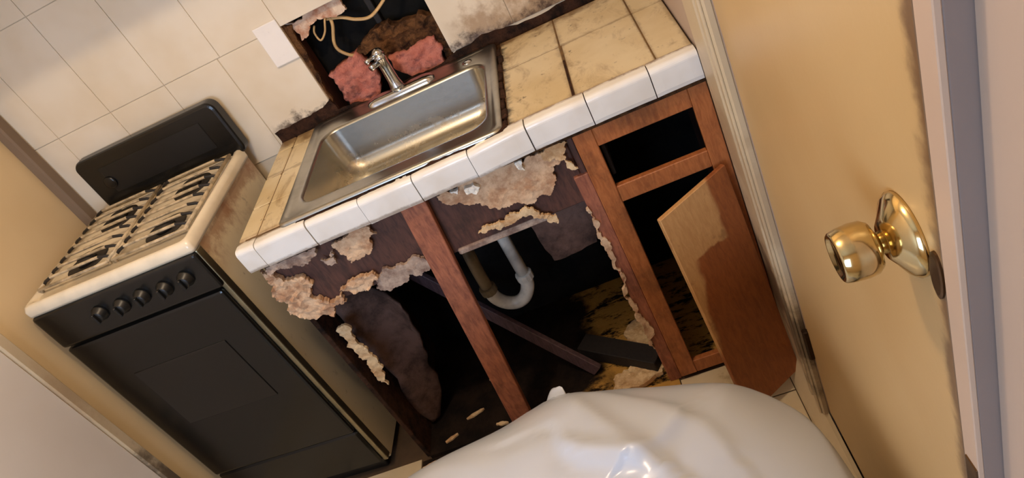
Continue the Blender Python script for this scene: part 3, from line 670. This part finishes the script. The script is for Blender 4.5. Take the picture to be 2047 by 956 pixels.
for gx0, gx1 in ((-.560, -.300), (-.286, -.026)):
    fr = bmesh.new()
    for y in (.066, .452): bm_tube([(gx0, y, zg - .012), (gx1, y, zg - .012)], .0045, 8, bm=fr)
    for x in (gx0 + .004, gx1 - .004): bm_tube([(x, .066, zg - .012), (x, .452, zg - .012)], .0055, 8, bm=fr)
    for x in (gx0 + .004, gx1 - .004):
        for y in (.071, .447): bm_tube([(x, y, zg - .012), (x, y, zc)], .0045, 6, bm=fr)
    gr = from_bm('grate', fr, 'rod', st, smooth=True, world=False)
    L = gx1 - gx0 - .008
    for k in range(8):
        if rod is None:
            rod = from_bm('grate_bar', bm_tube([(0, 0, -.013), (.012, 0, -.006), (.036, 0, 0), (.060, 0, .0005), (L - .060, 0, .0005), (L - .036, 0, 0), (L - .012, 0, -.006), (L, 0, -.013)], [.0046, .0046, .0046, .0044, .0044, .0046, .0046, .0046], 8), 'rod', gr, smooth=True, world=False); r_ = rod
            rod.data.materials.append(MAT['rodend'])
            for p in rod.data.polygons: p.material_index = 1 if abs(p.center.x - L / 2) > L / 2 - .040 else 0  # outer ends of each bar coloured dark
        else:
            r_ = rod.copy(); COL.objects.link(r_); r_.parent = gr
        r_.location = (gx0 + .004, .092 + k * .0480, zg)
# backguard: black panel with rounded corners
b = bmesh.new(); x0, x1, z0, z1 = -.535, .016, H + .040, H + .232
fr_ = [[b.verts.new((x, y, z)) for x, z in rrect(x0 + i, x1 - i, z0 + i, z1 - i, max(.03 - i, .006), 7)] for y, i in ((Dp + .022, 0), (Dp - .010, 0), (Dp - .016, .003), (Dp - .019, .010))]
n = len(fr_[0])
for i in range(3):
    for k in range(n): b.faces.new((fr_[i][k], fr_[i][(k + 1) % n], fr_[i + 1][(k + 1) % n], fr_[i + 1][k]))
b.faces.new(fr_[0][::-1]); b.faces.new(fr_[-1])
from_bm('backguard', b, 'black', st, smooth=False, world=False)
sbox('backguard_panel', 'blackplastic', -.46, -.06, Dp - .0215, Dp - .018, H + .095, H + .190, bev=.0015)
from_bm('clock_dial', bm_lathe([(0, .022), (.006, .021), (.008, .016), (.008, 0)], (-.455, Dp - .021, H + .135), (0, -1, 0), 24), 'black', st, smooth=True, world=False)
# front
sbox('control_panel', 'black', -Wd + .004, -.004, -.012, .03, H - .105, H + .023, bev=.010, seg=3)
for i, kx in enumerate((-.075, -.15, -.225, -.30, -.375)):
    k0 = from_bm('control_knob', bm_lathe([(0, .024), (.006, .024), (.010, .019), (.022, .017), (.024, .014), (.024, 0)], (0, 0, 0), (0, -1, 0), 20), 'blackplastic', st, smooth=True, world=False); k0.location = (kx, -.012, H - .035 - .004 * (i % 2))
    g = from_bm('knob_grip', bm_box(-.004, .004, -.034, -.022, -.017, .017, .002), 'blackplastic', k0, world=False)
od = sbox('oven_door', 'black', -Wd + .004, -.020, -.010, .03, .235, H - .112, bev=.008, seg=2)
sbox('oven_window', 'glass', -.47, -.13, -.0125, -.009, .50, H - .27, bev=.002, parent=od)
sbox('drawer', 'black', -Wd + .004, -.020, -.006, .03, .055, .228, bev=.006)
sbox('kick_panel', 'blackplastic', -Wd + .01, -.03, .02, .04, .0, .05)
for x in (-Wd + .04, -.045): from_bm('foot', bm_lathe([(0, .016), (.03, .012)], (x, Dp - .06, 0), (0, 0, 1), 12), 'blackplastic', st, world=False)

# ------------------------------------------------------------------ white bag
bg = thing('plastic_bag', 'big white plastic bag bulging on the floor in front of the cabinet', 'bag', (-.44, -.92, FL))
b = bmesh.new(); NU, NV = 240, 110
FOLDS = [  # crease lines on the top of the bag (x, y), depth, width, one-sided flank
 ([(-.394, -.561), (-.339, -.643), (-.280, -.736), (-.231, -.792)], .012, .014, .07),
 ([(-.330, -.581), (-.226, -.654), (-.154, -.726), (-.126, -.777)], .008, .014, .07),
 ([(-.404, -.688), (-.395, -.728), (-.358, -.764), (-.268, -.797)], -.012, .010, .03),
 ([(-.404, -.688), (-.345, -.736), (-.257, -.784)], .014, .012, .05),
 ([(-.480, -.658), (-.404, -.683)], -.007, .014, .05),
 ([(-.186, -.714), (-.221, -.752), (-.261, -.772)], .016, .014, .05)]
def crease(x, y):
    h = 0
    for pts, a, w_, fl_ in FOLDS:
        best = 9; side = 0; f_end = 1
        for i in range(len(pts) - 1):
            ax, ay = pts[i]; bx, by = pts[i + 1]; dx, dy = bx - ax, by - ay; L2 = dx * dx + dy * dy
            t_ = max(0, min(1, ((x - ax) * dx + (y - ay) * dy) / L2)); ex, ey = x - ax - dx * t_, y - ay - dy * t_; d = math.hypot(ex, ey)
            if d < best: best = d; side = dx * ey - dy * ex
        ww = w_ if side > 0 else fl_
        h += a * math.exp(-(best / ww) ** 1.3)
    return h
def bag_pt(u, v):
    c, s_ = math.cos(u), math.sin(u); e = 2 / 2.6
    cx = math.copysign(abs(c) ** e, c); sy = math.copysign(abs(s_) ** e, s_)
    q = v * math.pi / 2                      # 0 at the waist, pi/2 on top
    r = math.cos(q) ** .55 if v > 0 else 1.0 - .10 * (-v) ** 3
    z = -.47 + (.22 * math.sin(q) if v > 0 else v * .555)
    p = Vector((-.445 + (.512 if cx > 0 else .78) * cx * r, -.92 + .43 * sy * r, z))
    d = Vector((cx * r * .6, sy * r * .6, max(math.sin(q), .05)))
    d.normalize()
    w1 = mnoise.noise(Vector((p.x * 2.6 + 4, p.y * 2.6, p.z * 2.2)))
    w2 = abs(mnoise.noise(Vector((p.x * 4.0, p.y * 3.2 + 9, p.z * 5)))) if v < .3 else abs(mnoise.noise(Vector((p.x * 4.0, p.y * 3.2 + 9, p.z * 5)))) * max(0.25, 1 - (v - .3) * 1.6)
    return p + d * (.022 * w1 - .040 * w2 + .012) + Vector((0, 0, crease(p.x, p.y) if v > 0 else 0))
rows = []
for j in range(NV + 1):
    v = -1 + 2.0 * j / NV * .998
    rows.append([b.verts.new(bag_pt(2 * math.pi * k / NU, v)) for k in range(NU)])
for j in range(NV):
    for k in range(NU): b.faces.new((rows[j][k], rows[j][(k + 1) % NU], rows[j + 1][(k + 1) % NU], rows[j + 1][k]))
b.faces.new(rows[0][::-1]); b.faces.new(rows[-1])
for v in b.verts: v.co.z = max(v.co.z, FL); v.co.x = min(v.co.x, .07)
from_bm('film', b, 'bag', bg, smooth=True)
er = bm_tube(catmull([(-.425, -.535, -.36), (-.41, -.525, -.325), (-.395, -.517, -.298)], 4), [.042, .042, .040, .037, .033, .028, .022, .014, .004], 12, flat=.25)
for v in er.verts: v.co += Vector(mnoise.noise_vector(v.co * 25)) * .008
from_bm('bag_ear', er, 'bag', bg, smooth=True)

# ------------------------------------------------------------------ working units -> metres
done = set()
for o in list(COL.objects):
    if o.type in ('CAMERA', 'LIGHT'): continue
    o.location = ((o.location + OFF) if o.parent is None else o.location) * S
    if o.type == 'MESH' and o.data.name not in done:
        done.add(o.data.name); o.data.transform(Matrix.Scale(S, 4)); o.data.update()
# put the origin of each single-mesh thing at its own base
for o in list(COL.objects):
    if o.type == 'MESH' and o.parent is None and not o.children and o.data.users == 1:
        vsx = [v.co for v in o.data.vertices]
        c = Vector((sum(v.x for v in vsx) / len(vsx), sum(v.y for v in vsx) / len(vsx), min(v.z for v in vsx)))
        o.data.transform(Matrix.Translation(-c)); o.location = o.location + c
